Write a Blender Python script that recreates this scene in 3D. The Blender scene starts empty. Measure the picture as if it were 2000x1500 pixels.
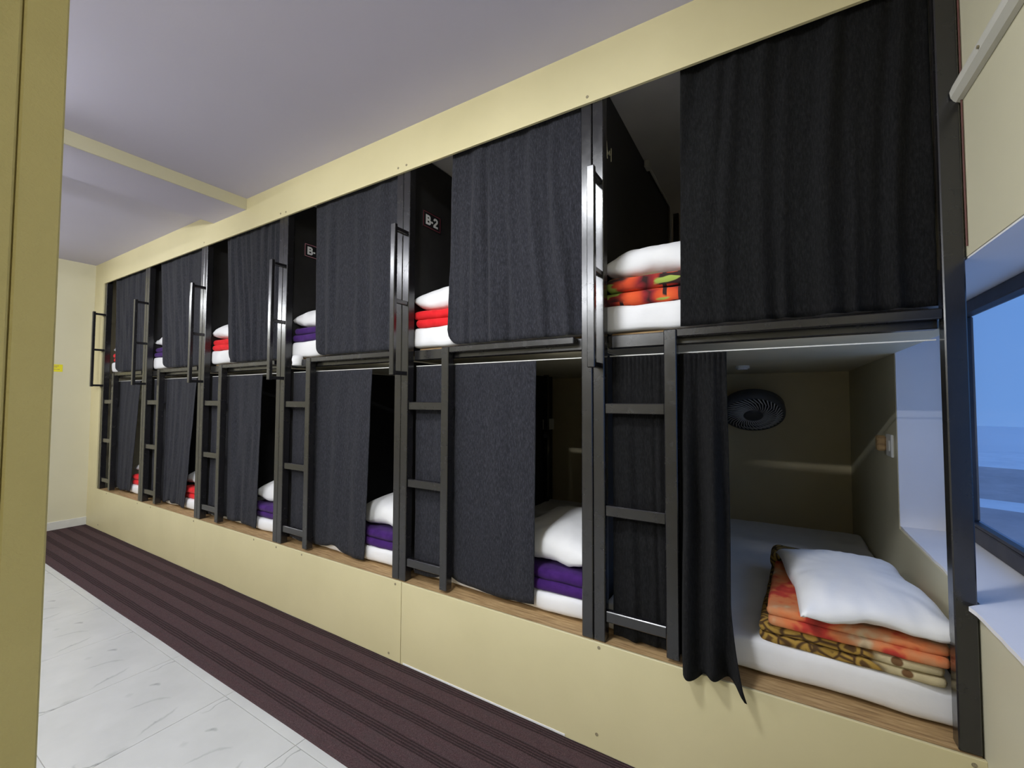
import bpy, bmesh, math, random
from mathutils import Vector, Matrix, noise as mn
random.seed(7)
S = bpy.context.scene
COL = S.collection
PI = math.pi

# ------------------------------------------------------------------ camera
cam_d = bpy.data.cameras.new('camera')
cam = bpy.data.objects.new('camera', cam_d); COL.objects.link(cam)
R_ = Vector((0.85558796, 0.51764401, 0.00373037))
U_ = Vector((0.01631753, -0.0341717, 0.99928276))
F_ = Vector((-0.51740021, 0.85491343, 0.03768357))
M = Matrix((R_, U_, -F_)).transposed().to_4x4()
M.translation = Vector((0.0, -1.61408667, 1.32206389))
cam.matrix_world = M
cam_d.sensor_width = 36.0
cam_d.lens = 841.2437 / 2000 * 36.0
cam_d.clip_start = 0.02; cam_d.clip_end = 2000
S.camera = cam
# ------------------------------------------------------------------ view
S.view_settings.view_transform = 'Standard'
try: S.view_settings.look = 'None'
except Exception: pass
S.view_settings.gamma = 1.0
S.view_settings.use_curve_mapping = False
S.view_settings.exposure = 0.0
S.cycles.use_denoising = True
S.cycles.max_bounces = 10
S.cycles.diffuse_bounces = 7
S.cycles.sample_clamp_indirect = 8
# ------------------------------------------------------------------ world: blue evening sky
W = bpy.data.worlds.new('sky'); S.world = W; W.use_nodes = True
wn = W.node_tree; wn.nodes.clear()
w_out = wn.nodes.new('ShaderNodeOutputWorld'); w_bg = wn.nodes.new('ShaderNodeBackground')
w_tc = wn.nodes.new('ShaderNodeTexCoord'); w_sep = wn.nodes.new('ShaderNodeSeparateXYZ'); w_r = wn.nodes.new('ShaderNodeValToRGB')
wn.links.new(w_tc.outputs['Generated'], w_sep.inputs[0]); wn.links.new(w_sep.outputs['Z'], w_r.inputs[0])
wn.links.new(w_r.outputs[0], w_bg.inputs[0]); wn.links.new(w_bg.outputs[0], w_out.inputs[0])
w_r.color_ramp.elements[0].position = 0.0; w_r.color_ramp.elements[0].color = (0.150, 0.330, 0.72, 1)
w_r.color_ramp.elements[1].position = 0.9; w_r.color_ramp.elements[1].color = (0.140, 0.31, 0.72, 1)
w_bg.inputs[1].default_value = 1.08
# ------------------------------------------------------------------ lamps out of the frame: room tubes and an added fill panel
def area(name, loc, rot, sx, sy, power, color=(1, 1, 1)):
    d = bpy.data.lights.new(name, 'AREA'); d.shape = 'RECTANGLE'; d.size = sx; d.size_y = sy
    d.energy = power; d.color = color
    o = bpy.data.objects.new(name, d); COL.objects.link(o); o.location = loc; o.rotation_euler = rot
    return o
LA, LB, LD, LD2, LE = 47, 28, 19, 46, 32
LAMP_A = (-1.70, -3.40, 2.60); LAMP_B = (-6.10, -1.75, 2.52); LAMP_D = (-3.10, -1.95, 2.62); FILL_E = (-0.98, -1.30, 2.715)
COOL = (0.93, 0.96, 1.0)

# ------------------------------------------------------------------ helpers
def tag(o, label=None, cat=None, group=None, kind=None):
    if label: o['label'] = label
    if cat: o['category'] = cat
    if group: o['group'] = group
    if kind: o['kind'] = kind
    return o

def empty(name, loc, label=None, cat=None, group=None, kind=None, rz=0.0):
    o = bpy.data.objects.new(name, None); COL.objects.link(o)
    o.location = loc; o.rotation_euler = (0, 0, rz); o.empty_display_size = .1
    return tag(o, label, cat, group, kind)

class MB:
    """collects shapes in world coordinates, links them as one mesh object"""
    def __init__(s): s.v = []; s.f = []
    def add(s, vs, fs):
        n = len(s.v); s.v += [tuple(v) for v in vs]; s.f += [tuple(i + n for i in f) for f in fs]; return s
    def box(s, x0, x1, y0, y1, z0, z1, b=0.0):
        if b <= 0:
            return s.add([(x, y, z) for x in (x0, x1) for y in (y0, y1) for z in (z0, z1)],
                         [(0, 1, 3, 2), (4, 6, 7, 5), (0, 4, 5, 1), (2, 3, 7, 6), (0, 2, 6, 4), (1, 5, 7, 3)])
        bm = bmesh.new(); bmesh.ops.create_cube(bm, size=1)
        for v in bm.verts:
            v.co = Vector((x0 if v.co.x < 0 else x1, y0 if v.co.y < 0 else y1, z0 if v.co.z < 0 else z1))
        bmesh.ops.bevel(bm, geom=list(bm.edges), offset=b, segments=1, affect='EDGES')
        s.bm(bm); bm.free(); return s
    def bm(s, bm):
        bm.verts.ensure_lookup_table(); bm.verts.index_update()
        return s.add([v.co[:] for v in bm.verts], [[v.index for v in f.verts] for f in bm.faces])
    def tube(s, pts, r, n=8, cap=True):
        pts = [Vector(p) for p in pts]; rings = []
        for i, p in enumerate(pts):
            d = (pts[min(i + 1, len(pts) - 1)] - pts[max(i - 1, 0)]).normalized()
            a = Vector((0, 0, 1)) if abs(d.z) < .9 else Vector((1, 0, 0))
            x = d.cross(a).normalized(); y = d.cross(x)
            rr = r[i] if isinstance(r, (list, tuple)) else r
            rings.append([p + x * math.cos(2 * PI * k / n) * rr + y * math.sin(2 * PI * k / n) * rr for k in range(n)])
        vs = [v for q in rings for v in q]; fs = []
        for i in range(len(pts) - 1):
            for k in range(n):
                fs.append((i * n + k, i * n + (k + 1) % n, (i + 1) * n + (k + 1) % n, (i + 1) * n + k))
        if cap: fs += [tuple(range(n))[::-1], tuple((len(pts) - 1) * n + k for k in range(n))]
        return s.add(vs, fs)
    def xf(s, m):
        s.v = [tuple(m @ Vector(v)) for v in s.v]; return s
    def build(s, name, mat, parent=None, smooth=False, origin=None):
        off = Vector((0, 0, 0)); par = parent
        while par is not None:
            off += par.location; par = par.parent
        if origin is not None: off = Vector(origin)
        me = bpy.data.meshes.new(name)
        me.from_pydata([tuple(Vector(v) - off) for v in s.v], [], s.f); me.update()
        bm = bmesh.new(); bm.from_mesh(me); bmesh.ops.recalc_face_normals(bm, faces=bm.faces); bm.to_mesh(me); bm.free()
        if smooth:
            for p in me.polygons: p.use_smooth = True
        if mat is not None: me.materials.append(mat)
        o = bpy.data.objects.new(name, me); COL.objects.link(o)
        if origin is not None: o.location = origin
        if parent is not None:
            o.parent = parent
        return o

def base_of(mb):
    xs = [v[0] for v in mb.v]; ys = [v[1] for v in mb.v]; zs = [v[2] for v in mb.v]
    return ((min(xs) + max(xs)) / 2, (min(ys) + max(ys)) / 2, min(zs))

# ------------------------------------------------------------------ materials
def new_mat(name):
    m = bpy.data.materials.new(name); m.use_nodes = True
    nt = m.node_tree; b = nt.nodes['Principled BSDF']
    return m, nt, b
def nd(nt, t, **kw):
    n = nt.nodes.new(t)
    for k, v in kw.items(): setattr(n, k, v)
    return n
def coords(nt, scale=(1, 1, 1), which='Object'):
    tc = nd(nt, 'ShaderNodeTexCoord'); mp = nd(nt, 'ShaderNodeMapping'); mp.inputs['Scale'].default_value = scale
    nt.links.new(tc.outputs[which], mp.inputs[0]); return mp.outputs[0]
def tex_noise(nt, vec, scale, detail=4, rough=.55):
    n = nd(nt, 'ShaderNodeTexNoise'); n.inputs['Scale'].default_value = scale; n.inputs['Detail'].default_value = detail
    n.inputs['Roughness'].default_value = rough; nt.links.new(vec, n.inputs['Vector']); return n.outputs['Fac']
def ramp(nt, fac, stops, interp='LINEAR'):
    r = nd(nt, 'ShaderNodeValToRGB'); cr = r.color_ramp; cr.interpolation = interp
    while len(cr.elements) < len(stops): cr.elements.new(0.5)
    for e, (p, c) in zip(cr.elements, stops): e.position = p; e.color = (c[0], c[1], c[2], 1)
    nt.links.new(fac, r.inputs[0]); return r.outputs[0]
def mathn(nt, op, a, b=None):
    n = nd(nt, 'ShaderNodeMath', operation=op)
    for i, v in enumerate((a, b)):
        if v is None: continue
        if isinstance(v, (int, float)): n.inputs[i].default_value = v
        else: nt.links.new(v, n.inputs[i])
    return n.outputs[0]
def mixc(nt, fac, a, b):
    n = nd(nt, 'ShaderNodeMix', data_type='RGBA')
    for s_, v in ((0, fac), (6, a), (7, b)):
        if isinstance(v, (int, float)): n.inputs[s_].default_value = v
        elif isinstance(v, tuple): n.inputs[s_].default_value = (v[0], v[1], v[2], 1)
        else: nt.links.new(v, n.inputs[s_])
    return n.outputs[2]
def bump(nt, b, h, strength=.2, dist=.01):
    n = nd(nt, 'ShaderNodeBump'); n.inputs['Strength'].default_value = strength; n.inputs['Distance'].default_value = dist
    nt.links.new(h, n.inputs['Height']); nt.links.new(n.outputs[0], b.inputs['Normal'])

def mat_paint(name, c0, c1, rough=.6, nscale=2.0, bscale=90, bstr=.06, spec=.4, dirt=None):
    m, nt, b = new_mat(name); v = coords(nt)
    col = ramp(nt, tex_noise(nt, v, nscale, 5), [(.35, c0), (.68, c1)])
    if dirt:
        col = mixc(nt, ramp(nt, tex_noise(nt, v, dirt[0], 8, .7), [(dirt[1], (0, 0, 0)), (dirt[1] + .05, (.6, .6, .6))]), col, dirt[2])
    nt.links.new(col, b.inputs['Base Color'])
    b.inputs['Roughness'].default_value = rough; b.inputs['Specular IOR Level'].default_value = spec
    if bstr: bump(nt, b, tex_noise(nt, v, bscale, 3), bstr, .004)
    return m
M_WALL = mat_paint('cream_paint', (.61, .575, .415), (.645, .61, .445), .5, 1.5)
M_PANEL = mat_paint('cream_panel_paint', (.615, .55, .325), (.66, .59, .355), .38, 2.2, 60, .04, dirt=(9, .76, (.33, .28, .14)))
M_OLIVE = mat_paint('ochre_paint', (.58, .50, .225), (.64, .56, .265), .7, 3, 260, .25)
M_CEIL = mat_paint('ceiling_paint', (.545, .525, .665), (.575, .555, .695), .75, .8, 60, .05)  # violet daylight is tinted into the white ceiling colour
M_WHITE = mat_paint('white_paint', (.78, .77, .80), (.84, .83, .86), .5, 3)
M_BACK = mat_paint('cream_plaster', (.66, .57, .36), (.72, .63, .41), .65, 2.5)
M_UNDER = mat_paint('cream_board', (.72, .66, .48), (.78, .72, .53), .5, 4)
M_GREYBOARD = mat_paint('grey_board', (.56, .53, .52), (.62, .59, .57), .7, 4)
M_PLASTIC = mat_paint('white_plastic', (.78, .78, .76), (.82, .82, .80), .35, 5, 30, 0)
M_CONDUIT = mat_paint('cable_trunking', (.60, .59, .53), (.66, .64, .57), .45, 5, 30, 0)
M_CABLE = mat_paint('brown_cable', (.10, .035, .03), (.14, .05, .04), .6, 5, 30, 0)
M_SIGNBLACK = mat_paint('sign_black', (.012, .012, .014), (.016, .016, .018), .4, 5, 30, 0)
M_SIGNRED = mat_paint('sign_red', (.20, .03, .05), (.25, .05, .07), .5, 5, 30, 0)
M_SIGNPINK = mat_paint('sign_pink', (.50, .20, .27), (.55, .25, .30), .5, 5, 30, 0)
M_SIGNWHITE = mat_paint('sign_white', (.8, .8, .82), (.85, .85, .87), .5, 5, 30, 0)
M_CHALK = mat_paint('chalk_line', (.55, .52, .38), (.62, .58, .44), .9, 5, 30, 0)
M_YELLOW = mat_paint('yellow_sticker', (.75, .68, .02), (.80, .72, .03), .5, 5, 30, 0)
M_SCREW = mat_paint('screw_head', (.20, .17, .10), (.35, .30, .20), .5, 300, 30, 0)
M_REVEAL = mat_paint('white_reveal_paint', (.84, .83, .86), (.88, .87, .89), .55, 3)
M_ALU = mat_paint('dark_window_metal', (.035, .033, .04), (.06, .055, .06), .5, 8)
M_BASE = mat_paint('skirting_tile', (.60, .60, .56), (.66, .66, .62), .4, 8)
M_FANGREY = mat_paint('fan_grey_plastic', (.10, .10, .11), (.13, .13, .14), .45, 8, 30, 0)
M_FANRIB = mat_paint('fan_guard_plastic', (.66, .66, .68), (.72, .72, .74), .5, 8, 30, 0)
M_FANDARK = mat_paint('fan_dark', (.05, .05, .055), (.07, .07, .075), .5, 8, 30, 0)

def mat_steel():
    m, nt, b = new_mat('black_gloss_paint'); v = coords(nt)
    vs = coords(nt, (30, 30, 3))
    n1 = tex_noise(nt, vs, 3, 6, .7)
    nt.links.new(ramp(nt, n1, [(.30, (.009, .0085, .010)), (.68, (.013, .0125, .014)), (.86, (.030, .028, .027))]), b.inputs['Base Color'])
    n2 = tex_noise(nt, v, 25, 5, .6)
    nt.links.new(ramp(nt, n2, [(.25, (.20, .20, .20)), (.75, (.30, .30, .30))]), b.inputs['Roughness'])
    b.inputs['Specular IOR Level'].default_value = .65
    b.inputs['Coat Weight'].default_value = .3; b.inputs['Coat Roughness'].default_value = .2
    bump(nt, b, tex_noise(nt, coords(nt, (12, 12, 5)), 5, 3, .5), .05, .004)
    return m
M_STEEL = mat_steel()

def mat_partition():
    m, nt, b = new_mat('black_laminate'); v = coords(nt)
    n1 = tex_noise(nt, v, 14, 5, .6)
    nt.links.new(ramp(nt, n1, [(.3, (.020, .019, .020)), (.7, (.028, .027, .027))]), b.inputs['Base Color'])
    b.inputs['Roughness'].default_value = .5; b.inputs['Specular IOR Level'].default_value = .35
    return m
M_PART = mat_partition()

def mat_curtain(name, k, sheen=.04):
    m, nt, b = new_mat(name); v = coords(nt, (240, 240, 55)); v2 = coords(nt)
    n1 = tex_noise(nt, v, 1.0, 4, .75)
    c = [(.28, tuple(x * .42 for x in k)), (.5, k), (.72, tuple(x * 2.1 for x in k))]
    nt.links.new(ramp(nt, n1, c), b.inputs['Base Color'])
    b.inputs['Roughness'].default_value = .95; b.inputs['Specular IOR Level'].default_value = .1
    b.inputs['Sheen Weight'].default_value = sheen; b.inputs['Sheen Roughness'].default_value = .6
    bump(nt, b, n1, .35, .003)
    return m
M_CURTAIN = mat_curtain('charcoal_curtain_cloth', (.022, .0225, .0285))
M_CURTAIN_DARK = mat_curtain('black_curtain_cloth', (.0085, .0085, .009), .015)

def mat_cloth(name, c0, c1, scale=6, fib=350, fstr=.25):
    m, nt, b = new_mat(name); v = coords(nt)
    nt.links.new(ramp(nt, tex_noise(nt, v, scale, 4), [(.3, c0), (.7, c1)]), b.inputs['Base Color'])
    b.inputs['Roughness'].default_value = .9; b.inputs['Specular IOR Level'].default_value = .15
    b.inputs['Sheen Weight'].default_value = .08
    bump(nt, b, tex_noise(nt, v, fib, 3, .7), fstr, .003)
    return m
M_SHEET = mat_cloth('white_sheet', (.74, .74, .76), (.80, .80, .82), 7, 120, .1)
M_PILLOW = mat_cloth('white_pillowcase', (.80, .80, .82), (.85, .85, .86), 9, 90, .12)
M_RED = mat_cloth('red_fleece', (.66, .012, .018), (.78, .022, .028), 30)
M_PURPLE = mat_cloth('purple_fleece', (.040, .010, .105), (.060, .016, .145), 30)

def mat_orange():
    m, nt, b = new_mat('orange_floral_fleece'); v = coords(nt)
    vo = nd(nt, 'ShaderNodeTexVoronoi'); vo.inputs['Scale'].default_value = 11; nt.links.new(v, vo.inputs['Vector'])
    base = ramp(nt, vo.outputs['Distance'], [(.12, (.80, .13, .03)), (.45, (.62, .07, .02)), (.62, (.25, .015, .02)), (.75, (.03, .01, .01))])
    bk = nd(nt, 'ShaderNodeTexBrick'); bk.inputs['Scale'].default_value = 9; bk.inputs['Mortar Size'].default_value = .07
    mp = coords(nt, (1, 1, 1.6)); nt.links.new(mp, bk.inputs['Vector'])
    base = mixc(nt, mathn(nt, 'MULTIPLY', bk.outputs['Fac'], ramp(nt, tex_noise(nt, v, 5, 2), [(.45, (0, 0, 0)), (.5, (1, 1, 1))])), base, (.03, .012, .012))
    g = ramp(nt, tex_noise(nt, coords(nt, (3, 3, 9)), 2.1, 2), [(.60, (0, 0, 0)), (.63, (1, 1, 1))])
    base = mixc(nt, g, base, (.33, .42, .08))
    nt.links.new(base, b.inputs['Base Color']); b.inputs['Roughness'].default_value = .95
    bump(nt, b, tex_noise(nt, v, 300, 3, .7), .3, .003)
    return m
M_ORANGE = mat_orange()
def mat_gold():
    m, nt, b = new_mat('gold_brown_patterned_fleece'); v = coords(nt)
    vo = nd(nt, 'ShaderNodeTexVoronoi', feature='DISTANCE_TO_EDGE'); vo.inputs['Scale'].default_value = 19; nt.links.new(v, vo.inputs['Vector'])
    base = ramp(nt, vo.outputs['Distance'], [(.03, (.08, .04, .012)), (.10, (.38, .23, .045)), (.2, (.40, .25, .05)), (.27, (.12, .06, .015)), (.45, (.07, .035, .012))])
    vc = nd(nt, 'ShaderNodeTexVoronoi'); vc.inputs['Scale'].default_value = 21; nt.links.new(v, vc.inputs['Vector'])
    spots = ramp(nt, vc.outputs['Distance'], [(.25, (.16, .08, .03)), (.33, (.55, .47, .28)), (.6, (.50, .42, .25))])
    sep = nd(nt, 'ShaderNodeSeparateXYZ'); nt.links.new(v, sep.inputs[0])
    g = mathn(nt, 'ADD', sep.outputs['X'], mathn(nt, 'MULTIPLY', tex_noise(nt, v, 9, 3), .16))
    base = mixc(nt, ramp(nt, g, [(.155, (0, 0, 0)), (.19, (1, 1, 1))]), base, spots)
    nt.links.new(base, b.inputs['Base Color']); b.inputs['Roughness'].default_value = .95
    bump(nt, b, tex_noise(nt, v, 300, 3, .7), .3, .003)
    return m
M_GOLD = mat_gold()
def mat_rose():
    m, nt, b = new_mat('peach_rose_fleece'); v = coords(nt)
    n1 = tex_noise(nt, v, 7, 3, .6)
    base = ramp(nt, n1, [(.30, (.30, .03, .02)), (.40, (.52, .045, .03)), (.46, (.66, .20, .07)), (.55, (.60, .25, .11)), (.63, (.55, .42, .26)), (.72, (.15, .09, .05))])
    nt.links.new(base, b.inputs['Base Color']); b.inputs['Roughness'].default_value = .95
    bump(nt, b, tex_noise(nt, v, 300, 3, .7), .3, .003)
    return m
M_ROSE = mat_rose()

def mat_wood():
    m, nt, b = new_mat('raw_plywood'); v = coords(nt, (3, 30, 30))
    n1 = tex_noise(nt, v, 3, 6, .65)
    nt.links.new(ramp(nt, n1, [(.3, (.20, .115, .05)), (.5, (.38, .245, .11)), (.7, (.52, .36, .18))]), b.inputs['Base Color'])
    b.inputs['Roughness'].default_value = .75; bump(nt, b, n1, .3, .004)
    return m
M_WOOD = mat_wood()

def mat_tile():
    m, nt, b = new_mat('white_marble_tile'); v = coords(nt)
    w = nd(nt, 'ShaderNodeTexNoise'); w.inputs['Scale'].default_value = 3.0; w.inputs['Detail'].default_value = 6; nt.links.new(v, w.inputs['Vector'])
    va = nd(nt, 'ShaderNodeVectorMath', operation='ADD'); nt.links.new(v, va.inputs[0])
    sc = nd(nt, 'ShaderNodeVectorMath', operation='SCALE'); nt.links.new(w.outputs['Color'], sc.inputs[0]); sc.inputs['Scale'].default_value = .25
    nt.links.new(sc.outputs[0], va.inputs[1])
    n1 = tex_noise(nt, va.outputs[0], 3.1, 2, .4)
    d = mathn(nt, 'ABSOLUTE', mathn(nt, 'SUBTRACT', n1, .5))
    line = ramp(nt, d, [(.0, (1, 1, 1)), (.017, (0, 0, 0))])
    mask = ramp(nt, tex_noise(nt, v, 2.7, 2), [(.49, (0, 0, 0)), (.58, (.9, .9, .9))])
    fac = mathn(nt, 'MULTIPLY', line, mask)
    soft = ramp(nt, tex_noise(nt, v, 4, 4), [(.3, (.50, .505, .50)), (.7, (.57, .575, .57))])
    nt.links.new(mixc(nt, fac, soft, (.22, .23, .225)), b.inputs['Base Color'])
    b.inputs['Roughness'].default_value = .22; b.inputs['Specular IOR Level'].default_value = .45
    return m
M_TILE = mat_tile()
M_GROUT = mat_paint('grey_grout', (.42, .41, .38), (.50, .49, .46), .9, 20)

def mat_rug():
    m, nt, b = new_mat('brown_ribbed_carpet'); v = coords(nt)
    sep = nd(nt, 'ShaderNodeSeparateXYZ'); nt.links.new(v, sep.inputs[0])
    y = mathn(nt, 'ADD', sep.outputs['Y'], mathn(nt, 'MULTIPLY', tex_noise(nt, coords(nt, (1.2, 6, 1)), 3, 3), .012))
    fr = mathn(nt, 'FRACT', mathn(nt, 'MULTIPLY', y, 1 / .108))
    dk, lt = (.08, .08, .085), (1, 1, 1)
    g = ramp(nt, fr, [(0, lt), (.50, lt), (.54, dk), (.60, lt), (.65, dk), (.71, lt), (.76, dk), (.82, lt), (.87, dk), (.93, lt)])
    n1 = tex_noise(nt, v, 420, 4, .8); n2 = tex_noise(nt, coords(nt, (5, 40, 5)), 2, 5, .7)
    c = ramp(nt, n1, [(.30, (.018, .009, .010)), (.5, (.062, .036, .039)), (.70, (.165, .105, .11))])
    c = mixc(nt, ramp(nt, n2, [(.4, (0, 0, 0)), (.7, (.5, .5, .5))]), c, (.055, .048, .050))
    mul = nd(nt, 'ShaderNodeMix', data_type='RGBA', blend_type='MULTIPLY'); mul.inputs[0].default_value = .72
    nt.links.new(c, mul.inputs[6]); nt.links.new(g, mul.inputs[7])
    nt.links.new(mul.outputs[2], b.inputs['Base Color']); b.inputs['Roughness'].default_value = .97; b.inputs['Specular IOR Level'].default_value = .1
    bump(nt, b, mathn(nt, 'ADD', mathn(nt, 'MULTIPLY', n1, .4), g), .5, .004)
    return m
M_RUG = mat_rug()

def mat_glass():
    m, nt, b = new_mat('window_glass')
    nt.nodes.remove(b); out = nt.nodes['Material Output']
    t = nd(nt, 'ShaderNodeBsdfTransparent'); t.inputs[0].default_value = (.95, .97, 1, 1)
    g = nd(nt, 'ShaderNodeBsdfGlossy'); g.inputs['Roughness'].default_value = .02
    fr_ = nd(nt, 'ShaderNodeFresnel'); fr_.inputs[0].default_value = 1.45
    ge = nd(nt, 'ShaderNodeNewGeometry'); fr = mathn(nt, 'MULTIPLY', fr_.outputs[0], mathn(nt, 'SUBTRACT', 1.0, ge.outputs['Backfacing']))
    mx = nd(nt, 'ShaderNodeMixShader'); nt.links.new(fr, mx.inputs[0]); nt.links.new(t.outputs[0], mx.inputs[1]); nt.links.new(g.outputs[0], mx.inputs[2])
    nt.links.new(mx.outputs[0], out.inputs[0]); return m
M_GLASS = mat_glass()
def mat_emit(name, c, s):
    m, nt, b = new_mat(name); b.inputs['Emission Color'].default_value = (*c, 1); b.inputs['Emission Strength'].default_value = s
    b.inputs['Base Color'].default_value = (.8, .8, .8, 1); return m
M_TUBE = mat_emit('lit_tube', (.95, .98, 1), 6)
def mat_ground(name, c0, c1, sc):
    m, nt, b = new_mat(name); v = coords(nt, (1, 1, 1))
    nt.links.new(ramp(nt, tex_noise(nt, v, sc, 6, .7), [(.35, c0), (.65, c1)]), b.inputs['Base Color']); b.inputs['Roughness'].default_value = .95
    return m
M_SNOW = mat_ground('snow_ground', (.72, .76, .80), (.92, .93, .95), .15)
M_FIELD = mat_ground('grey_ground', (.30, .30, .33), (.46, .44, .46), .2)
M_HAZE = mat_ground('hazy_far_ground', (.80, .83, .86), (.88, .9, .92), .01)  # distance haze is painted into this pale ground colour

# ------------------------------------------------------------------ SETTING
X0, X1, YB, YF, H = -6.20, 0.455, 2.15, -3.55, 2.75
ZT, ZP = 2.52, 0.402            # bottom of the header board, top of the base panels
B = [-5.942, -4.885, -3.815, -2.740, -1.652, -0.606, 0.452]     # lines between the bunks

# floor: slab + tiles
fl = empty('floor', (0, 0, 0), kind='structure')
MB().box(X0 - .2, X1 + .3, YF - .2, YB + .2, -.12, -.004).build('grout_bed', M_GROUT, fl)
T, gx, gy = .527, -1.583, -.587
tme = None
i0, i1 = math.floor((X0 - gx) / T), math.ceil((X1 - gx) / T)
j0, j1 = math.floor((YF - gy) / T), 2
for i in range(i0, i1):
    for j in range(j0, j1):
        xa, ya = gx + i * T, gy + j * T
        if tme is None:
            mb = MB().box(.0011, T - .0011, .0011, T - .0011, -.006, 0, .0008)
            o = mb.build('tile', M_TILE, fl); tme = o.data
        else:
            o = bpy.data.objects.new('tile', tme); COL.objects.link(o); o.parent = fl
        o.location = (xa, ya, 0)

tag(MB().box(X0 - .2, X1 + .3, YF - .2, YB + .2, H, H + .15).build('ceiling', M_CEIL), kind='structure')
bmw = empty('trim_1', (-3.42, 0, H), kind='structure')
MB().box(-3.655, -3.19, YF, 0, H - .078, H - .002).build('beam_soffit', M_CEIL, bmw)
MB().box(-3.192, -3.184, YF, 0, H - .0785, H).build('beam_face', M_WALL, bmw)
tag(MB().box(X0 - .2, X0, YF - .2, YB + .2, 0, H).build('wall_left', M_WALL), kind='structure')
tag(MB().box(X0, X1, YF - .2, YF, 0, H).build('wall_front', M_WALL), kind='structure')
tag(MB().box(X0, X1, YB, YB + .2, 0, H).build('wall_back', M_BACK), kind='structure')
# right wall with the window opening
WY0, WY1, WZ0, WZ1, XG = -1.15, .844, .79, 1.715, .640
mb = MB()
mb.box(X1, XG + .056, YF - .2, WY0, 0, H); mb.box(X1, XG + .056, WY1, YB + .2, 0, H)
mb.box(X1, XG + .056, WY0, WY1, 0, WZ0 - .012); mb.box(X1, XG + .056, WY0, WY1, WZ1, H)
tag(mb.build('wall_right', M_WALL), kind='structure')
win = empty('window_1', (XG, -.15, WZ0), kind='structure')
mb = MB(); mb.box(X1 + .002, XG + .048, WY1 - .006, WY1 - .001, WZ0, WZ1); mb.box(X1 + .002, XG + .048, WY0 + .001, WY0 + .006, WZ0, WZ1)
mb.box(X1 + .002, XG + .048, WY0 + .001, WY1 - .001, WZ1 - .006, WZ1 - .001)
mb.build('reveal_lining', M_REVEAL, win)
# sill slab with a rough chipped front edge
vs, fs = [], []
n = 60
for i in range(n + 1):
    y = WY0 + .003 + (WY1 - WY0 - .006) * i / n
    e = .004 * mn.noise(Vector((y * 14, 0, 3))) + (.022 if y < -.006 else -.004)
    if -.045 < y < -.005: e += .006
    for (x, z) in ((X1 - e, WZ0 - .011), (X1 - e, WZ0), (XG + .054, WZ0 + .003), (XG + .054, WZ0 - .011)):
        vs.append((x, y, z))
for i in range(n):
    for k in range(4): fs.append((i * 4 + k, i * 4 + (k + 1) % 4, i * 4 + 4 + (k + 1) % 4, i * 4 + 4 + k))
fs += [(0, 1, 2, 3), tuple(n * 4 + k for k in (3, 2, 1, 0))]
MB().add(vs, fs).build('window_sill', M_REVEAL, win)
FW = .05
def bar(*a): return MB().box(*a, .004).build('window_frame', M_ALU, win)
bar(XG, XG + .05, WY0 + .006, WY1 - .006, WZ0 + .004, WZ0 + .062)
bar(XG, XG + .05, WY0 + .006, WY1 - .006, WZ1 - .052, WZ1 - .006)
bar(XG, XG + .05, WY1 - .045, WY1 - .006, WZ0 + .062, WZ1 - .052)
bar(XG, XG + .05, WY0 + .006, WY0 + .045, WZ0 + .062, WZ1 - .052)
bar(XG + .002, XG + .012, WY0 + .045, WY1 - .045, WZ0 + .062, WZ0 + .074)
MB().box(XG + .022, XG + .027, WY0 + .04, WY1 - .04, WZ0 + .058, WZ1 - .048).build('glass_pane', M_GLASS, win)

# pillar in front, close to the camera: two boards with an open joint
pil = empty('pillar', (-.61, -1.80, 0), kind='structure')
MB().box(-.67, -.55, -1.5245, -1.497, 0, H, .0015).build('edge_board', M_OLIVE, pil)
MB().box(-.67, -.55, -2.15, -1.5257, 0, H, .0015).build('face_board', M_OLIVE, pil)
MB().box(-.66, -.556, -1.527, -1.524, 0, H).build('joint_filler', M_OLIVE, pil)
tag(MB().box(X0, X0 + .012, YF, -.012, 0, .085, .002).build('baseboard_left', M_BASE), kind='structure')

# the front of the bunk block: base panels, header, left strip
fr = empty('wall_bunks', (-2.9, 0, 0), kind='structure')
for (a, b_) in ((X0, -3.80), (-3.7985, -1.6190), (-1.6160, X1)):
    MB().box(a, b_, -.012, 0, .001, ZP, .0012).build('base_panel', M_PANEL, fr)
MB().box(X0, X1, -.012, -.0005, ZT, H).build('header_panel', M_PANEL, fr)
MB().box(X0, B[0] - .004, -.012, -.0005, ZP, ZT).build('side_panel', M_PANEL, fr)
MB().box(X0, X1, .05, YB, ZT + .16, ZT + .18).build('bunk_ceiling', M_GREYBOARD, fr)
MB().box(-1.60, -.72, -.0138, -.0122, .004, .0125, .0005).build('bottom_strip', M_SIGNWHITE, fr)
scr = None
for (x, z) in ((-.58, .385), (-.59, .062), (-1.66, .385), (-1.70, .03), (-2.45, .385), (-2.72, .382), (-2.98, .386), (-3.83, .384), (-4.62, .386), (-4.9, .384),
               (-5.65, .386), (-5.85, .05), (-.62, 2.545), (-1.62, 2.55), (-1.68, 2.55), (-2.70, 2.545), (-2.76, 2.548), (-3.80, 2.55), (.43, .385)):
    if scr is None:
        o = MB().tube([(0, -.0135, 0), (0, -.010, 0)], .006, 10).build('screw', M_SCREW, fr); scr = o.data
    else:
        o = bpy.data.objects.new('screw', scr); COL.objects.link(o); o.parent = fr
    o.location = (x + 2.9, 0, z)
# first screw mesh was built relative to the parent origin: shift its vertices once
for v in scr.vertices: v.co.x -= 2.9

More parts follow.
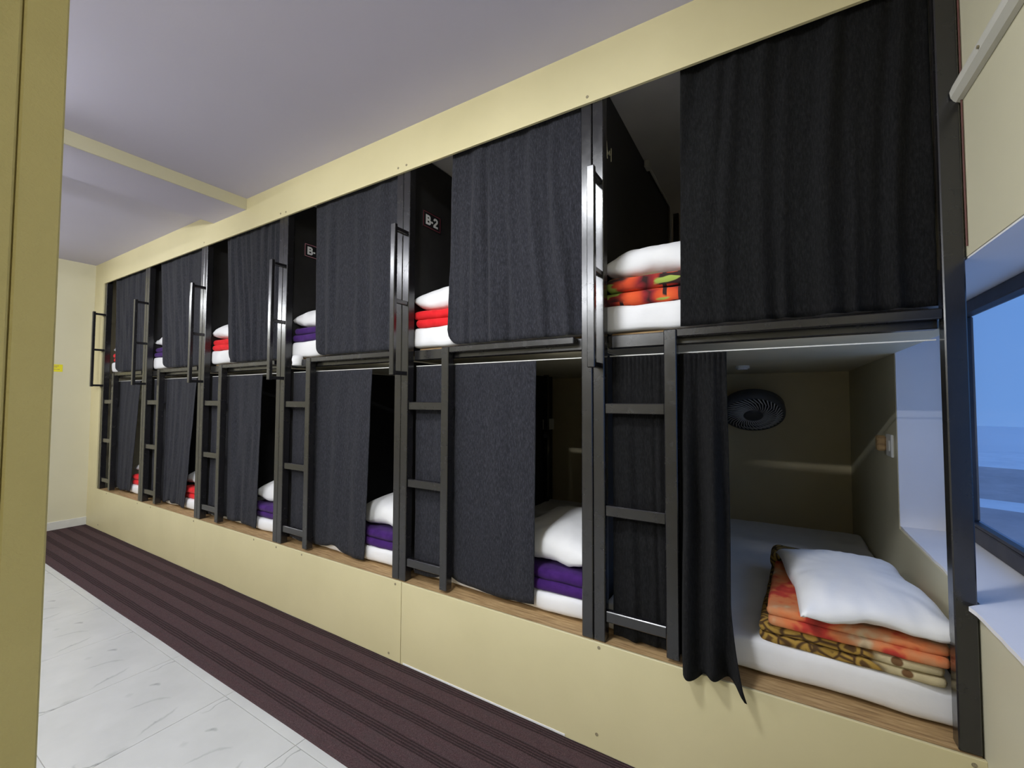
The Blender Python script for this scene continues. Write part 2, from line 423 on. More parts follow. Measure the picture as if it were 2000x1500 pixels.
# outdoors: terraces of snow and dark ground below the window
def terrace(name, d0, d1, z0, z1, mat, seed, rough):
    vs, fs = [], []; na, nr = 90, 6
    for i in range(na + 1):
        a = math.radians(-60 + 150 * i / na)
        for j in range(nr + 1):
            t = j / nr; d = d0 + (d1 - d0) * t
            z = z0 + (z1 - z0) * t + rough * mn.noise(Vector((a * 9, t * 2, seed))) * (1 if j else .3)
            vs.append((d * math.cos(a), -1 + d * math.sin(a), z))
    for i in range(na):
        for j in range(nr):
            q = i * (nr + 1) + j; fs.append((q, q + 1, q + nr + 2, q + nr + 1))
    o = MB().add(vs, fs).build(name, mat, None, True); tag(o, kind='structure')
terrace('ground', 14, 40.5, -8.0, -5.45, M_FIELD, 1, .10)
terrace('terrain', 40.5, 51, -5.75, -6.45, M_SNOW, 2, .08)
terrace('terrain', 46, 82, -10.5, -7.0, M_FIELD, 3, .12)
terrace('terrain', 80, 150, -9.5, -9.9, M_SNOW, 4, .12)
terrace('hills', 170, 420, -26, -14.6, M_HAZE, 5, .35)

# ------------------------------------------------------------------ lamps out of the frame (modelled fittings, ceiling panel is added fill)
def tube_light(loc, along, power, label):
    x, y, z = loc; e = empty('tube_light', loc, label, 'lamp', 'tube lights of the room')
    if along == 'x':
        MB().box(x - .62, x + .62, y - .10, y - .06, z - .02, z + .03, .004).build('batten', M_PLASTIC, e)
        MB().tube([(x - .6, y - .04, z), (x + .6, y - .04, z)], .014, 10).build('tube', M_TUBE, e, True)
        rot = (math.radians(68), 0, 0)
    else:
        MB().box(x - .09, x - .05, y - .62, y + .62, z - .02, z + .03, .004).build('batten', M_PLASTIC, e)
        MB().tube([(x - .03, y - .6, z), (x - .03, y + .6, z)], .014, 10).build('tube', M_TUBE, e, True)
        rot = (0, math.radians(-68), 0)
    a = area('tube_lamp', loc, rot, 1.2 if along == 'x' else .03, .03 if along == 'x' else 1.2, power, COOL)
    a.data.spread = PI
    return a
tube_light(LAMP_A, 'x', LA, 'white tube light on the wall opposite the bunks')
tube_light(LAMP_B, 'y', LB, 'white tube light high on the far end wall')

x, y, z = LAMP_D  # unseen tube, set by the beam to brighten right and far walls
e = empty('tube_light', LAMP_D, 'unseen white tube light set along the ceiling beam behind the pillar', 'lamp', 'tube lights of the room')
MB().box(x - .06, x - .02, y - .62, y + .62, z - .02, z + .03, .004).build('batten', M_PLASTIC, e)
MB().tube([(x, y - .6, z), (x, y + .6, z)], .014, 10).build('tube', M_TUBE, e, True)
for dy in (-.4, .4): MB().box(x - .045, x - .035, y + dy - .01, y + dy + .01, z + .03, H - .001).build('hanger', M_PLASTIC, e)
area('tube_lamp', (x + .02, y, z), (0, math.radians(-75), 0), .03, 1.2, LD, COOL)
area('tube_lamp', (x - .062, y, z - .02), (0, math.radians(70), 0), .03, 1.2, LD2, COOL)
x, y, z = FILL_E  # added panel, brightens the right wall and the open berth
e = empty('fill_panel', FILL_E, 'added square white fill panel on the ceiling above the second bunk from the window', 'lamp')
MB().box(x - .15, x + .15, y - .15, y + .15, z + .012, H - .001, .004).build('housing', M_PLASTIC, e)
MB().box(x - .135, x + .135, y - .135, y + .135, z + .004, z + .012).build('diffuser', M_TUBE, e)
area('fill_lamp', (x, y, z), (0, 0, 0), .26, .26, LE, COOL)

# ------------------------------------------------------------------ BUNKS
ORD = ['against the far wall at the left', 'fifth from the window, next to the far-wall bunk', 'fourth from the window', 'third from the window', 'second from the window', 'beside the window at the right']
def bunk(i):
    a, b_ = B[i], B[i + 1]
    tw = .0455
    xl, xr = a + .0015, b_ - .0015
    e = empty('bunk_bed', ((a + b_) / 2, .9, ZP), 'black steel capsule bunk frame with ladder, ' + ORD[i], 'bunk bed', 'black steel bunk frames in the row')
    zb, zt = ZP + .0005, ZT + .15
    MB().box(xl, xl + tw, .0, .046, zb, zt, .003).build('post', M_STEEL, e)
    MB().box(xr - tw, xr, .0, .046, zb, zt, .003).build('post', M_STEEL, e)
    MB().box(a + .012, a + .05, 1.60, 1.638, ZP + .02, zt, .003).build('rear_post', M_STEEL, e)
    MB().box(xl + tw, xr - tw, .046, .082, 1.529, 1.580, .003).build('deck_rail', M_STEEL, e)
    lx0, lx1 = a + .270, a + .314
    end = xr - tw if i == 5 else xr - tw - .035
    g = MB().box(lx1, end, .004, .030, 1.552, 1.581, .003)
    if i < 5: g.box(end - .02, end, .03, .05, 1.554, 1.579, .002)
    g.build('guard_bar', M_STEEL, e)
    MB().box(lx0, lx1, .0, .044, ZP + .012, 1.580, .003).build('ladder_rail', M_STEEL, e)
    for z in (.477, .877, 1.271):
        MB().box(xl + tw, lx0, .008, .034, z, z + .041, .0028).build('rung', M_STEEL, e)
    # grab handle
    hx, hy = a + .030, -.088
    h = MB().box(hx - .015, hx + .015, hy - .011, hy + .011, 1.445, 2.212, .003).build('grab_handle', M_STEEL, e)
    for z in (1.458, 1.822, 2.190):
        MB().box(hx - .011, hx + .011, hy + .011, .0, z - .010, z + .010, .002).build('arm', M_STEEL, h)
    # boards
    if i > 0:
        MB().box(a - .006, a + .006, .05, 1.79, ZP + .02, 1.525).build('lower_partition', M_PART, e)
        MB().box(a - .006, a + .006, .05, 1.47, 1.585, ZT + .155).build('upper_partition', M_PART, e)
        MB().box(a - .008, a + .008, 1.471, 1.482, 1.60, ZT + .155).build('partition_edging', M_UNDER, e)
    if i < 4: MB().box(a + .008, b_ - .008, 1.805, 1.817, ZP, 1.53).build('light_baffle', M_PART, e)  # added unseen board, stops lamp light leaking past the partition
    xe = b_ - .008 if i < 5 else X1 - .001
    MB().box(a + .008, xe, .083, YB, 1.532, 1.556).build('deck_board', M_UNDER, e)
    MB().box(a + .052, b_ - .052, .083, 1.75, 1.5565, 1.592, .002).build('mattress_board', M_WOOD, e)
    MB().box(a + .002, b_ - .002, -.004, 1.80, ZP - .016, ZP, .001).build('platform_board', M_WOOD, e)
    MB().tube([(a + .05, .062, 1.499), (b_ - .05, .062, 1.499)], .0022, 6).build('curtain_wire', M_PLASTIC, e)
    return e
for i in range(6): bunk(i)

# ------------------------------------------------------------------ CURTAINS
def curtain(i, level, xl_t, xl_b, xr_t, xr_b, zt, zb, y, amp, freq, seed, label, mat=M_CURTAIN, corner=0.0, corner_side='l', fan=0.0, hem=None, spill=None, topgather=0.0):
    nx, nz = 110, 46
    rnd = random.Random(seed)
    ks = [(freq * rnd.uniform(.45, .75), rnd.uniform(0, 6.28), .55), (freq, rnd.uniform(0, 6.28), .6), (freq * rnd.uniform(1.5, 1.9), rnd.uniform(0, 6.28), .35), (freq * rnd.uniform(.2, .35), rnd.uniform(0, 6.28), .5)]
    vs, fs = [], []
    for j in range(nz + 1):
        t = j / nz                                  # 0 top .. 1 bottom
        for k in range(nx + 1):
            u = k / nx
            xl = xl_t + (xl_b - xl_t) * t; xr = xr_t + (xr_b - xr_t) * t
            x = xl + (xr - xl) * u
            zbot = zb + (hem(u) if hem else 0)
            if corner:
                d = (u if corner_side == 'l' else 1 - u) * (xr - xl)
                if d < corner: zbot += corner - math.sqrt(max(0, corner ** 2 - (corner - d) ** 2))
            z = zt + (zbot - zt) * t
            s = 0
            uw = u + .055 * mn.noise(Vector((u * 3.1, t * .8, seed * 1.7))) + .02 * mn.noise(Vector((u * 8, t * 1.6, seed * .7)))
            am = .55 + .9 * abs(mn.noise(Vector((u * 4.3, t * 1.1, seed * 2.3)))) * 1.6
            for (f, ph, w) in ks: s += am * w * math.sin(2 * PI * f * (uw + .03 * math.sin(3 * t + ph)) + ph + .7 * t * math.sin(ph * 3))
            s /= 1.35
            w_edge = min(1, u * 9, (1 - u) * 9) * .6 + .4
            yy = y + amp * s * (.55 + .45 * t) * w_edge
            if topgather: yy += topgather * math.exp(-t * 16) * math.sin(2 * PI * 26 * u + seed)
            yy += .0035 * mn.noise(Vector((x * 9, z * 5, seed))) + .0022 * mn.noise(Vector((x * 30, z * 18, seed + 5))) * t
            xx = x + amp * .30 * math.sin(2 * PI * freq * u + ks[1][1] + 1.3) * (.3 + t) * w_edge * .5
            if spill: xx, yy, z = spill(u, t, xx, yy, z)
            vs.append((xx, yy, z))
    for j in range(nz):
        for k in range(nx):
            q = j * (nx + 1) + k; fs.append((q, q + 1, q + nx + 2, q + nx + 1))
    mb = MB().add(vs, fs)
    bs = base_of(mb)
    o = mb.build('curtain', mat, None, True, bs)
    m = o.modifiers.new('thick', 'SOLIDIFY'); m.thickness = .003; m.offset = 0
    return tag(o, label, 'curtain', 'curtains of the %s bunks' % level)

ZH = ZT + .06
ORDW = ['far-wall bunk', 'fifth bunk from the window', 'fourth bunk from the window', 'third bunk from the window', 'second bunk from the window', 'bunk beside the window']
up = [(-5.725, -5.672, -4.938, -4.938), (-4.690, -4.569, -3.868, -3.868), (-3.528, -3.465, -2.794, -2.794), (-2.430, -2.414, -1.706, -1.706), (-1.341, -1.368, -.658, -.658), (-.272, -.283, .401, .402)]
for i, (a, b_, c, d) in enumerate(up):
    curtain(i, 'upper', a, b_, c, d, ZH, 1.592, .0275, .011 if i in (3,) else .0170, (6, 6, 7, 5, 6.5, 7.5)[i], 20 + i,
            'charcoal cloth curtain hanging across the upper berth of the ' + ORDW[i], M_CURTAIN if i < 5 else M_CURTAIN_DARK,
            corner=.0 if i == 5 else .075)
lo = [(-5.892, -5.885, -5.148, -5.315), (-4.836, -4.830, -4.025, -4.180), (-3.766, -3.762, -3.061, -3.100), (-2.690, -2.688, -1.942, -1.984), (-1.602, -1.600, -.889, -.900)]
for i, (a, b_, c, d) in enumerate(lo):
    curtain(i, 'lower', a, b_, c, d, 1.496, (.424, .424, .430, .424, .436)[i], .062, (.009, .009, .009, .008, .006)[i], (6, 7, 5, 4, 4)[i], 40 + i,
            'charcoal cloth curtain drawn over the lower berth of the ' + ORDW[i], M_CURTAIN,
            hem=lambda u, i=i: .008 * math.sin(u * 9 + i) + .012 * (1 - u) * (i % 2) + .022 * math.exp(-((u - (.45, .55, .35, .62, .3)[i]) / .07) ** 2))
def spill6(u, t, x, y, z):
    if x > -.30 - .02:
        k = max(0.0, min(1.0, (.95 - z) / .45)); k = k * k * (3 - 2 * k)
        m = max(0.0, min(1.0, (x + .30) / .03))
        if u > .75: x += .045 * ((u - .75) / .25) * max(0.0, min(1.0, (.66 - z) / .28)) ** 1.5
        y = y - .072 * k * m - m * (.006 + .022 * max(0.0, min(1.0, (1.42 - z) / .5))) * (1 + math.sin(2 * PI * (x + .29) / .082 + .9 * z - 1.2))
    return x, y, z
def hem6(u):
    # hangs over the edge of the platform in two tips: a broad lobe and a thin tail at the right
    x = u
    lobe = .024 * math.exp(-((u - .715) / .065) ** 4)
    tail = .040 * math.exp(-((u - 1.0) / .022) ** 2)
    return -lobe - tail - (.012 if u < .5 else .0)
curtain(5, 'lower', -.545, -.545, -.137, -.128, 1.494, .425, .056, .011, 5.0, 77,
        'black gathered curtain pushed aside at the lower berth of the bunk beside the window', M_CURTAIN_DARK, spill=spill6, hem=hem6, topgather=.006)

# ------------------------------------------------------------------ BEDDING
def soft_box(x0, x1, y0, y1, z0, z1, r, nx=18, ny=18, nz=6, amp=.004, fscale=7, seed=0, mbx=None, sag=0.0):
    mb = mbx or MB()
    c = Vector(((x0 + x1) / 2, (y0 + y1) / 2, (z0 + z1) / 2)); h = Vector(((x1 - x0) / 2, (y1 - y0) / 2, (z1 - z0) / 2))
    r = min(r, h.x, h.y, h.z); inn = h - Vector((r, r, r))
    vs, fs, idx = [], [], {}
    N = (nx, ny, nz)
    def vid(i, j, k):
        if (i, j, k) in idx: return idx[(i, j, k)]
        def mp(q, n_, hh):      # crowd the vertices towards the rounded edges
            t = 2 * q / n_ - 1
            return hh * math.copysign(1 - (1 - abs(t)) ** 1.35, t)
        p = Vector((mp(i, nx, h.x), mp(j, ny, h.y), mp(k, nz, h.z)))
        q = Vector([max(-inn[a], min(inn[a], p[a])) for a in range(3)])
        d = p - q
        if d.length > 1e-9: p = q + d.normalized() * r
        w = c + p
        n_ = mn.noise_vector(Vector((w.x * fscale, w.y * fscale, w.z * fscale + seed)))
        n2 = mn.noise_vector(Vector((w.x * fscale * 3, w.y * fscale * 3, w.z * fscale * 2 + seed + 9)))
        w = w + n_ * amp + n2 * amp * .35
        if sag: w.z -= sag * (1 - (p.x / h.x) ** 2) * (p.z > 0)
        idx[(i, j, k)] = len(vs); vs.append(tuple(w)); return idx[(i, j, k)]
    def quad(a, b_, c_, d_): fs.append((vid(*a), vid(*b_), vid(*c_), vid(*d_)))
    for i in range(nx):
        for j in range(ny):
            quad((i, j, 0), (i, j + 1, 0), (i + 1, j + 1, 0), (i + 1, j, 0)); quad((i, j, nz), (i + 1, j, nz), (i + 1, j + 1, nz), (i, j + 1, nz))
    for i in range(nx):
        for k in range(nz):
            quad((i, 0, k), (i + 1, 0, k), (i + 1, 0, k + 1), (i, 0, k + 1)); quad((i, ny, k), (i, ny, k + 1), (i + 1, ny, k + 1), (i + 1, ny, k))
    for j in range(ny):
        for k in range(nz):
            quad((0, j, k), (0, j, k + 1), (0, j + 1, k + 1), (0, j + 1, k)); quad((nx, j, k), (nx, j + 1, k), (nx, j + 1, k + 1), (nx, j, k + 1))
    mb.add(vs, fs); return mb

def pillow_mb(w, d, h, seed, flange=.018, lift=0.0):
    n = 44; vs, fs = [], []
    for side in (1, -1):
        for i in range(n + 1):
            for j in range(n + 1):
                u, v = 2 * i / n - 1, 2 * j / n - 1
                e = max(0.0, (1 - abs(u) ** 3.4)) ** .47 * max(0.0, (1 - abs(v) ** 3.4)) ** .47
                # the corners stick out, the sides draw in
                x = u * w / 2 * (1 - .075 * (1 - v * v) * abs(u) ** 3)
                y = v * d / 2 * (1 - .075 * (1 - u * u) * abs(v) ** 3)
                z = side * h * .5 * e
                if side < 0: z *= .55
                edge = max(abs(u), abs(v)) ** 6
                z += edge * (.012 * math.sin(5 * u + seed) * (abs(v) > abs(u)) + .012 * math.sin(6 * v + seed * 2) * (abs(u) >= abs(v)))
                rad = math.atan2(v, u)
                z += side * .006 * e * mn.noise(Vector((u * 2.2 + seed, v * 2.2, 1))) * (1 if side > 0 else .3)
                z += .0075 * side * mn.noise(Vector((rad * 5, (u * u + v * v) * 1.6, seed))) * min(1, (u * u + v * v)) * (e > .0)
                vs.append((x, y, z))
    m = (n + 1) ** 2
    for s_ in (0, 1):
        for i in range(n):
            for j in range(n):
                q = s_ * m + i * (n + 1) + j
                f = (q, q + n + 1, q + n + 2, q + 1)
                fs.append(f if s_ == 0 else f[::-1])
    # seam: join the two rims
    rim = [(i, 0) for i in range(n)] + [(n, j) for j in range(n)] + [(i, n) for i in range(n, 0, -1)] + [(0, j) for j in range(n, 0, -1)]
    for a, b_ in zip(rim, rim[1:] + rim[:1]):
        qa, qb = a[0] * (n + 1) + a[1], b_[0] * (n + 1) + b_[1]
        fs.append((qa, m + qa, m + qb, qb))
    return MB().add(vs, fs)

def pillow(cx, cy, cz, w, d, h, rz, rx, ry, seed, label, group):
    o = pillow_mb(w, d, h, seed).build('pillow', M_PILLOW, None, True)
    bm = bmesh.new(); bm.from_mesh(o.data); bmesh.ops.remove_doubles(bm, verts=bm.verts, dist=.0006); bmesh.ops.recalc_face_normals(bm, faces=bm.faces); bm.to_mesh(o.data); bm.free()
    for p in o.data.polygons: p.use_smooth = True
    o.location = (cx, cy, cz); o.rotation_euler = (rx, ry, rz)
    return tag(o, label, 'pillow', group)

def blanket(x0, x1, y0, y1, z0, z1, layers, mat, seed, label, group, rz=0.0, name='blanket'):
    mb = MB(); t = (z1 - z0) / layers
    for k in range(layers):
        dx = .008 * math.sin(seed * 3 + k * 2); dy = .006 * math.sin(seed + k * 2.5)
        soft_box(x0 + dx, x1 + dx * .3, y0 + dy, y1, z0 + k * t - .001, z0 + (k + 1) * t + .001, t * .5, 22, 20, 6, .0045, 9, seed * 3.1 + k * 7, mb)
    bs = base_of(mb)
    o = mb.build(name, mat, None, True, bs)
    o.rotation_euler.z = rz
    return tag(o, label, 'blanket', group)

BUNKW = ['the far-wall bunk', 'the fifth bunk from the window', 'the fourth bunk from the window', 'the third bunk from the window', 'the second bunk from the window', 'the bunk beside the window']
ucol = [('red', M_RED), ('purple', M_PURPLE), ('red', M_RED), ('purple', M_PURPLE), ('red', M_RED), ('orange patterned', M_ORANGE)]
lcol = [('red', M_RED), ('red', M_RED), ('purple', M_PURPLE), ('purple', M_PURPLE), ('purple', M_PURPLE)]
def mattress(x0, x1, y0, y1, z0, z1, seed, label, group):
    mb = soft_box(x0, x1, y0, y1, z0, z1, .024, 44, 60, 6, .007, 5.5, seed)
    bs = base_of(mb)
    o = mb.build('mattress', M_SHEET, None, True, bs); tag(o, label, 'mattress', group)
    return o
for i in range(6):
    a, b_ = B[i], B[i + 1]
    # upper berth
    xl = a + (.012 if i else .05)
    mattress(xl, b_ - .012 if i < 5 else .448, .056, 1.72, 1.594, 1.702, i, 'white sheeted mattress on the upper deck of ' + BUNKW[i], 'mattresses of the upper berths')
    n_, m_ = ucol[i]
    zt = 1.790 if i < 5 else 1.812
    blanket(xl + .010, xl + .44, .062, .62, 1.702, zt, 2, m_, 3 + i, 'folded %s blanket, upper berth of %s' % (n_, BUNKW[i]), 'folded blankets on the upper berths')
    pillow(xl + .225, .352, zt + .056, .45, .58, .20, .03 * (i % 3 - 1), .03, .0, 3 + i, 'white pillow on %s blanket, upper berth of %s' % (n_, BUNKW[i]), 'pillows of the upper berths')
    # lower berth
    if i < 5:
        mattress(a + .014, b_ - .014, .082, 1.72, ZP + .008, .492, 30 + i, 'white sheeted mattress on the lower platform of ' + BUNKW[i], 'mattresses of the lower berths')
        n_, m_ = lcol[i]
        blanket(b_ - .49, b_ - .055, .088, .66, .492, .588, 2, m_, 13 + i, 'folded %s blanket, lower berth of %s' % (n_, BUNKW[i]), 'folded blankets on the lower berths')
        pillow(b_ - .265, .400, .650, .42, .60, .21, .04 * (i % 3 - 1), .03, 0, 23 + i, 'white pillow on %s blanket, lower berth of %s' % (n_, BUNKW[i]), 'pillows of the lower berths')
# lower berth beside the window
mattress(-.592, .446, .080, 1.74, ZP + .008, .518, 50, 'white sheeted mattress in the open lower berth beside the window', 'mattresses of the lower berths')
mb = soft_box(-.040, .110, .612, .79, .572, .655, .04, 14, 14, 8, .006, 9, 77)
gb = blanket(-.030, .425, .080, .74, .518, .576, 2, M_GOLD, 41, 'gold and brown patterned blanket folded at the bottom of the stack by the window', 'folded blankets on the lower berths', rz=-.06)
gf = mb.build('blanket_fold', M_GOLD, gb, True); gf.matrix_parent_inverse = Matrix.Identity(4)
blanket(-.010, .428, .070, .60, .578, .634, 2, M_ROSE, 43, 'peach and red flowered blanket folded under the pillow by the window', 'folded blankets on the lower berths', rz=-.05)
pillow(.224, .330, .669, .390, .64, .13, .10, -.015, -.02, 8, 'large white pillow on the flowered blanket in the open berth by the window', 'pillows of the lower berths')

# small tucked end of a sheet on the rail of the third bunk
mb = MB(); mb.tube([(-2.615, .038, 1.600), (-2.612, .036, 1.578), (-2.612, .037, 1.556), (-2.612, .036, 1.540)], [.030, .034, .031, .033], 12)
o = mb.build('cloth_roll', M_SHEET, None, True, base_of(mb)); tag(o, 'small white cloth roll wrapped on the deck rail below the third bunk mattress', 'cloth')

# ------------------------------------------------------------------ RUNNER CARPET
vs, fs = [], []
n = 160
for k in range(n + 1):
    x = X0 + .015 + (X1 - X0 - .02) * k / n
    yb = -.016 + .003 * mn.noise(Vector((x * 2.5, 1, 1))); yf = -.548 + .004 * mn.noise(Vector((x * 1.2, 5, 1)))
    zz = .006 + .0015 * mn.noise(Vector((x * 3, 2, 2)))
    for (y, z) in ((yf, .0005), (yf + .002, zz), (yf * .5 + yb * .5, zz), (yb - .002, zz + .003 * max(0, mn.noise(Vector((x * 4, 7, 1))))), (yb, .0005)): vs.append((x, y, z))
for k in range(n):
    for j in range(5): fs.append((k * 5 + j, k * 5 + (j + 1) % 5, k * 5 + 5 + (j + 1) % 5, k * 5 + 5 + j))
fs += [(0, 1, 2, 3, 4), tuple(n * 5 + j for j in (4, 3, 2, 1, 0))]
o = MB().add(vs, fs).build('runner_carpet', M_RUG); tag(o, 'dark brown ribbed runner carpet lying along the base of the bunks', 'carpet')

# ------------------------------------------------------------------ SMALL THINGS
# number signs on the partitions
def stroke(mb, pts, w, x, y0, z0, k):
    """flat lettering stroke on the plate: pts in letter units, width w"""
    pts = [Vector(p) for p in pts]; L, R2 = [], []
    for i, p in enumerate(pts):
        if i == 0: d = pts[1] - p
        elif i == len(pts) - 1: d = p - pts[i - 1]
        else: d = (pts[i + 1] - p).normalized() + (p - pts[i - 1]).normalized()
        d = d.normalized(); nn_ = Vector((-d.y, d.x)); f = 1.0
        if 0 < i < len(pts) - 1:
            f = 1 / max(.55, (nn_.dot(Vector((-(pts[i + 1] - p).normalized().y, (pts[i + 1] - p).normalized().x)))))
        L.append(p + nn_ * w / 2 * f); R2.append(p - nn_ * w / 2 * f)
    for i in range(len(pts) - 1):
        q = [L[i], L[i + 1], R2[i + 1], R2[i]]
        vs = [(xx, y0 + c.x * k, z0 + c.y * k) for xx in (x, x + .0006) for c in q]
        mb.add(vs, [(0, 1, 2, 3), (7, 6, 5, 4), (0, 4, 5, 1), (1, 5, 6, 2), (2, 6, 7, 3), (3, 7, 4, 0)])
def sign(x, y0, y1, zc, h, txt, label, rim):
    e = empty('number_sign', (x, (y0 + y1) / 2, zc), label, 'sign', 'berth number signs')
    MB().box(x, x + .0025, y0, y1, zc - h / 2, zc + h / 2, .0008).build('plate', M_SIGNBLACK, e)
    t = .0035; r = MB(); q = .006
    for (ya, yb, za, zb) in ((y0 + q, y1 - q, zc + h / 2 - q - t, zc + h / 2 - q), (y0 + q, y1 - q, zc - h / 2 + q, zc - h / 2 + q + t), (y0 + q, y0 + q + t, zc - h / 2 + q, zc + h / 2 - q), (y1 - q - t, y1 - q, zc - h / 2 + q, zc + h / 2 - q)):
        r.box(x + .0025, x + .0032, ya, yb, za, zb)
    r.build('border', rim, e)
    mb = MB(); k = h * .56; yl = y0 + (y1 - y0) * .17; zl = zc - h * .28; xx = x + .0026; w = .25
    stroke(mb, [(.12, 0), (.12, 1)], w, xx, yl, zl, k)
    stroke(mb, [(.1, .885), (.48, .885), (.58, .80), (.58, .66), (.48, .53), (.1, .53)], .22, xx + .00005, yl, zl, k)
    stroke(mb, [(.1, .525), (.50, .525), (.63, .42), (.63, .22), (.52, .115), (.1, .115)], .22, xx + .0001, yl, zl, k)
    stroke(mb, [(.80, .40), (1.06, .40)], .19, xx, yl, zl, k)
    if txt == 'B-2':
        stroke(mb, [(1.25, .70), (1.28, .82), (1.40, .89), (1.58, .89), (1.70, .80), (1.70, .65), (1.58, .50), (1.30, .22), (1.24, .10)], .21, xx, yl, zl, k)
        stroke(mb, [(1.14, .10), (1.82, .10)], .21, xx + .00005, yl, zl, k)
    mb.build('lettering', M_SIGNWHITE, e)
sign(B[4] + .0065, .138, .292, 2.335, .098, 'B-2', 'black berth number plate reading B-2 above the red blanket', M_SIGNRED)
sign(B[3] + .0065, .140, .290, 2.352, .098, 'B-', 'black berth number plate half hidden by curtain, red rim, reading B-', M_SIGNPINK)
# chalk scrawl on the partition beside the window bunk
xs = B[5] + .0072
mb = MB()
mb.tube([(xs, .158, 2.446), (xs, .165, 2.415), (xs, .162, 2.392), (xs, .170, 2.375)], .0022, 6)
mb.tube([(xs, .166, 2.412), (xs, .180, 2.398), (xs, .199, 2.423), (xs, .203, 2.405)], .0022, 6)
mb.tube([(xs, .222, 2.446), (xs, .2215, 2.418), (xs, .221, 2.386)], .0022, 6)
o = mb.build('chalk_scrawl', M_CHALK, None, False, base_of(mb)); tag(o, 'cream scrawl chalked on the black partition of the window bunk', 'marking')
# cable along the top of that partition with a clip
e = empty('cable_conduit', (B[5] + .018, 1.1, ZT + .14), 'thin grey cable conduit running along the partition top in the window bunk', 'conduit')
MB().tube([(B[5] + .018, .85, ZT + .147), (B[5] + .018, 1.465, ZT + .147), (B[5] + .018, 1.468, 1.72)], .009, 8).build('pipe', M_CONDUIT, e, True)
MB().box(B[5] + .007, B[5] + .035, .80, .86, ZT + .115, ZT + .157, .004).build('clip', M_CONDUIT, e)
# fan in the lower berth
fn = Vector((.05, -.62, -.78)).normalized()
fc = Vector((-.125, 1.98, 1.245))
e = empty('wall_fan', fc, 'round grey wall fan with ribbed guard inside the berth by the window', 'fan')
ax = fn.cross(Vector((0, 0, 1))).normalized(); ay = fn.cross(ax)
def P(r, a, h): return fc + ax * (r * math.cos(a)) + ay * (r * math.sin(a)) + fn * h
def lathe(mb, prof, n=48):
    vs, fs = [], []
    for (r, h) in prof:
        for k in range(n): vs.append(P(r, 2 * PI * k / n, h))
    for i in range(len(prof) - 1):
        for k in range(n): fs.append((i * n + k, i * n + (k + 1) % n, (i + 1) * n + (k + 1) % n, (i + 1) * n + k))
    mb.add(vs, fs); return mb
lathe(MB(), [(.183, .030), (.200, .026), (.204, .0), (.200, -.050), (.185, -.056), (.180, -.05), (.178, .0), (.183, .030)]).build('rim', M_FANGREY, e, True)
mb = MB()
for k in range(40):
    a = 2 * PI * k / 40
    mb.tube([P(.062, a, .034), P(.10, a + .18, .040), (P(.145, a + .40, .038)), P(.186, a + .66, .026)], .0042, 5)
g = mb.build('guard', M_FANRIB, e, True); tag(g, kind='stuff')
lathe(MB(), [(0.0005, .046), (.05, .044), (.064, .036), (.064, .028), (.0005, .028)]).build('hub_cap', M_FANGREY, e, True)
for k in range(5):
    a = 2 * PI * k / 5
    mb = MB(); n = 8; vs = []; fs = []
    for i in range(n + 1):
        r = .035 + .125 * i / n; w = .28 + .22 * math.sin(PI * i / n)
        vs += [P(r, a - w, -.012), P(r, a, .0), P(r, a + w, .012), P(r, a + w, .009), P(r, a, -.003), P(r, a - w, -.015)]
    for i in range(n):
        for q in range(6): fs.append((i * 6 + q, i * 6 + (q + 1) % 6, i * 6 + 6 + (q + 1) % 6, i * 6 + 6 + q))
    fs += [tuple(range(6)), tuple(n * 6 + q for q in range(5, -1, -1))]
    mb.add(vs, fs).build('blade', M_FANDARK, e, True)
lathe(MB(), [(.0005, -.012), (.05, -.012), (.055, -.05), (.045, -.085), (.0005, -.09)]).build('motor', M_FANDARK, e, True)
lathe(MB(), [(.182, -.050), (.10, -.070), (.05, -.075), (.05, -.079), (.10, -.075), (.182, -.056)]).build('back_shell', M_FANGREY, e, True)
mb = MB(); mb.tube([fc - fn * .085, Vector((fc.x, 2.10, fc.z + .07)), Vector((fc.x, YB - .012, fc.z + .06))], .016, 8)
mb.box(fc.x - .04, fc.x + .04, YB - .014, YB - .001, fc.z + .01, fc.z + .11, .003); mb.build('bracket', M_FANGREY, e)
# puck lamp under the deck
o = MB(); lx, ly = -.151, 1.279
nn = 24
e = empty('puck_lamp', (lx, ly, 1.51), 'small white round lamp under the deck in the berth by the window', 'lamp')
MB().tube([(lx, ly, 1.5315), (lx, ly, 1.515)], .038, nn).build('housing', M_PLASTIC, e)
MB().tube([(lx, ly, 1.515), (lx, ly, 1.509)], [.031, .027], nn).build('lens', M_WHITE, e)
# switch box on the window wall inside the berth
e = empty('socket_box', (X1, 1.0, 1.13), 'white switch box with brown plug on the window wall inside the lower berth', 'socket')
MB().box(X1 - .012, X1 - .001, .885, .985, 1.075, 1.175, .003).build('plate', M_PLASTIC, e)
MB().box(X1 - .016, X1 - .012, .905, .925, 1.10, 1.15, .002).build('switch', M_PLASTIC, e)
mb = MB(); mb.box(X1 - .045, X1 - .012, .975, 1.02, 1.095, 1.165, .006); mb.build('plug', M_WOOD, e)
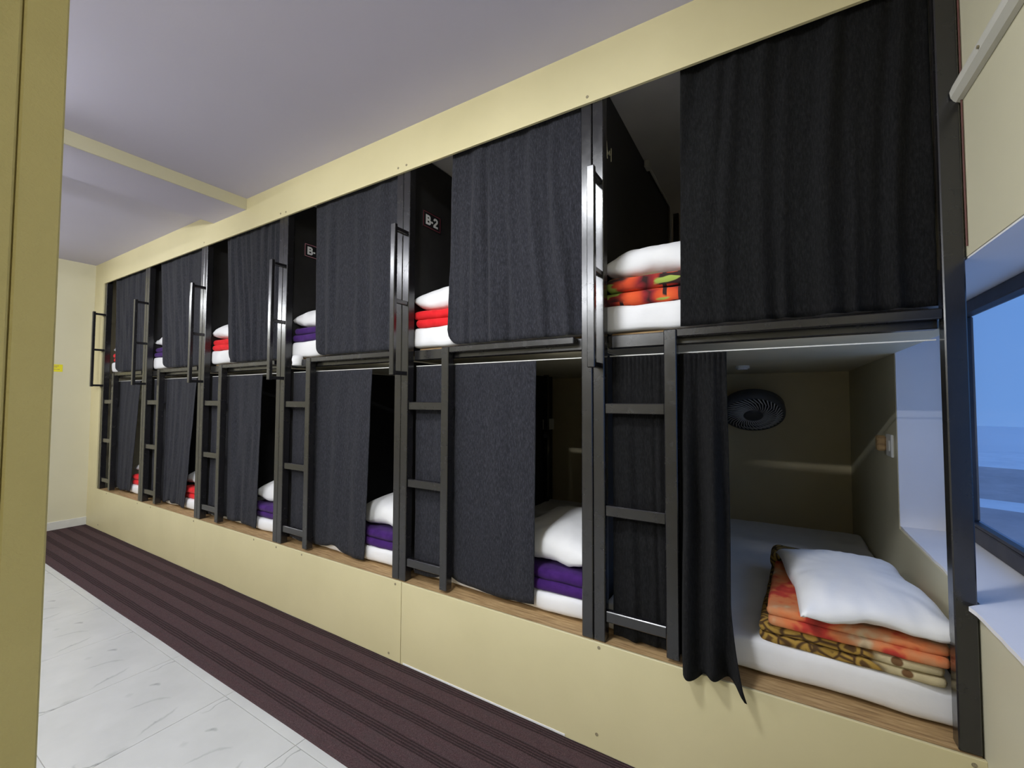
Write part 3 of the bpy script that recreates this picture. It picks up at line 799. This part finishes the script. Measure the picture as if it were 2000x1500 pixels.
# socket on the partition of the second bunk
px = B[4] + .0065
e = empty('socket_box', (px, 1.69, 1.14), 'grey socket box on black partition in the lower berth second from the window', 'socket')
MB().box(px, px + .03, 1.60, 1.76, 1.075, 1.165, .004).build('plate', M_CONDUIT, e)
MB().tube([(px + .010, 1.66, 1.165), (px + .010, 1.66, 1.515)], .010, 8).build('pipe', M_CONDUIT, e, True)
MB().box(px + .03, px + .033, 1.63, 1.66, 1.10, 1.14, .001).build('switch', M_PLASTIC, e)
# trunking on the right wall
zc = 2.165
vs, fs = [], []; prof = [(X1 - .001, zc - .024), (X1 - .012, zc - .022), (X1 - .024, zc - .010), (X1 - .026, zc + .006), (X1 - .020, zc + .022), (X1 - .001, zc + .026)]
for y, dz in ((.004, 0), (-3.4, -.01)):
    for (x, z) in prof: vs.append((x, y - (.010 if x < X1 - .015 and y > -1 else 0), z + dz))
nP = len(prof)
fs = [(k, (k + 1) % nP, nP + (k + 1) % nP, nP + k) for k in range(nP)] + [tuple(range(nP)), tuple(range(2 * nP - 1, nP - 1, -1))]
e = empty('cable_trunking', (X1, -.01, zc), 'cream cable trunking running along the right wall above the window', 'trunking')
MB().add(vs, fs).build('channel', M_CONDUIT, e)
MB().tube([(X1 - .0255, -.20, zc - .004), (X1 - .0285, -.20, zc - .004)], .004, 8).build('screw', M_SCREW, e)
mb = MB().tube([(X1 - .0035, -.009, ZT - .02), (X1 - .0035, -.0095, 2.3), (X1 - .0035, -.009, 2.0), (X1 - .003, -.009, 1.74)], .0022, 6)
o = mb.build('wall_cable', M_CABLE, None, False, base_of(mb)); tag(o, 'thin brown cable running down the right wall beside the last post', 'cable')
# sticker on the far wall
e = empty('warning_sticker', (X0 + .001, -.26, 1.63), 'small yellow sticker on the far cream wall', 'sticker')
MB().box(X0 + .0005, X0 + .002, -.330, -.235, 1.594, 1.668).build('label_sheet', M_YELLOW, e)
mb = MB()
for z, y in ((1.652, -.262), (1.640, -.275), (1.618, -.255)): mb.box(X0 + .002, X0 + .0025, -.32, y, z - .0025, z + .0025)
mb.build('print_lines', M_WOOD, e)
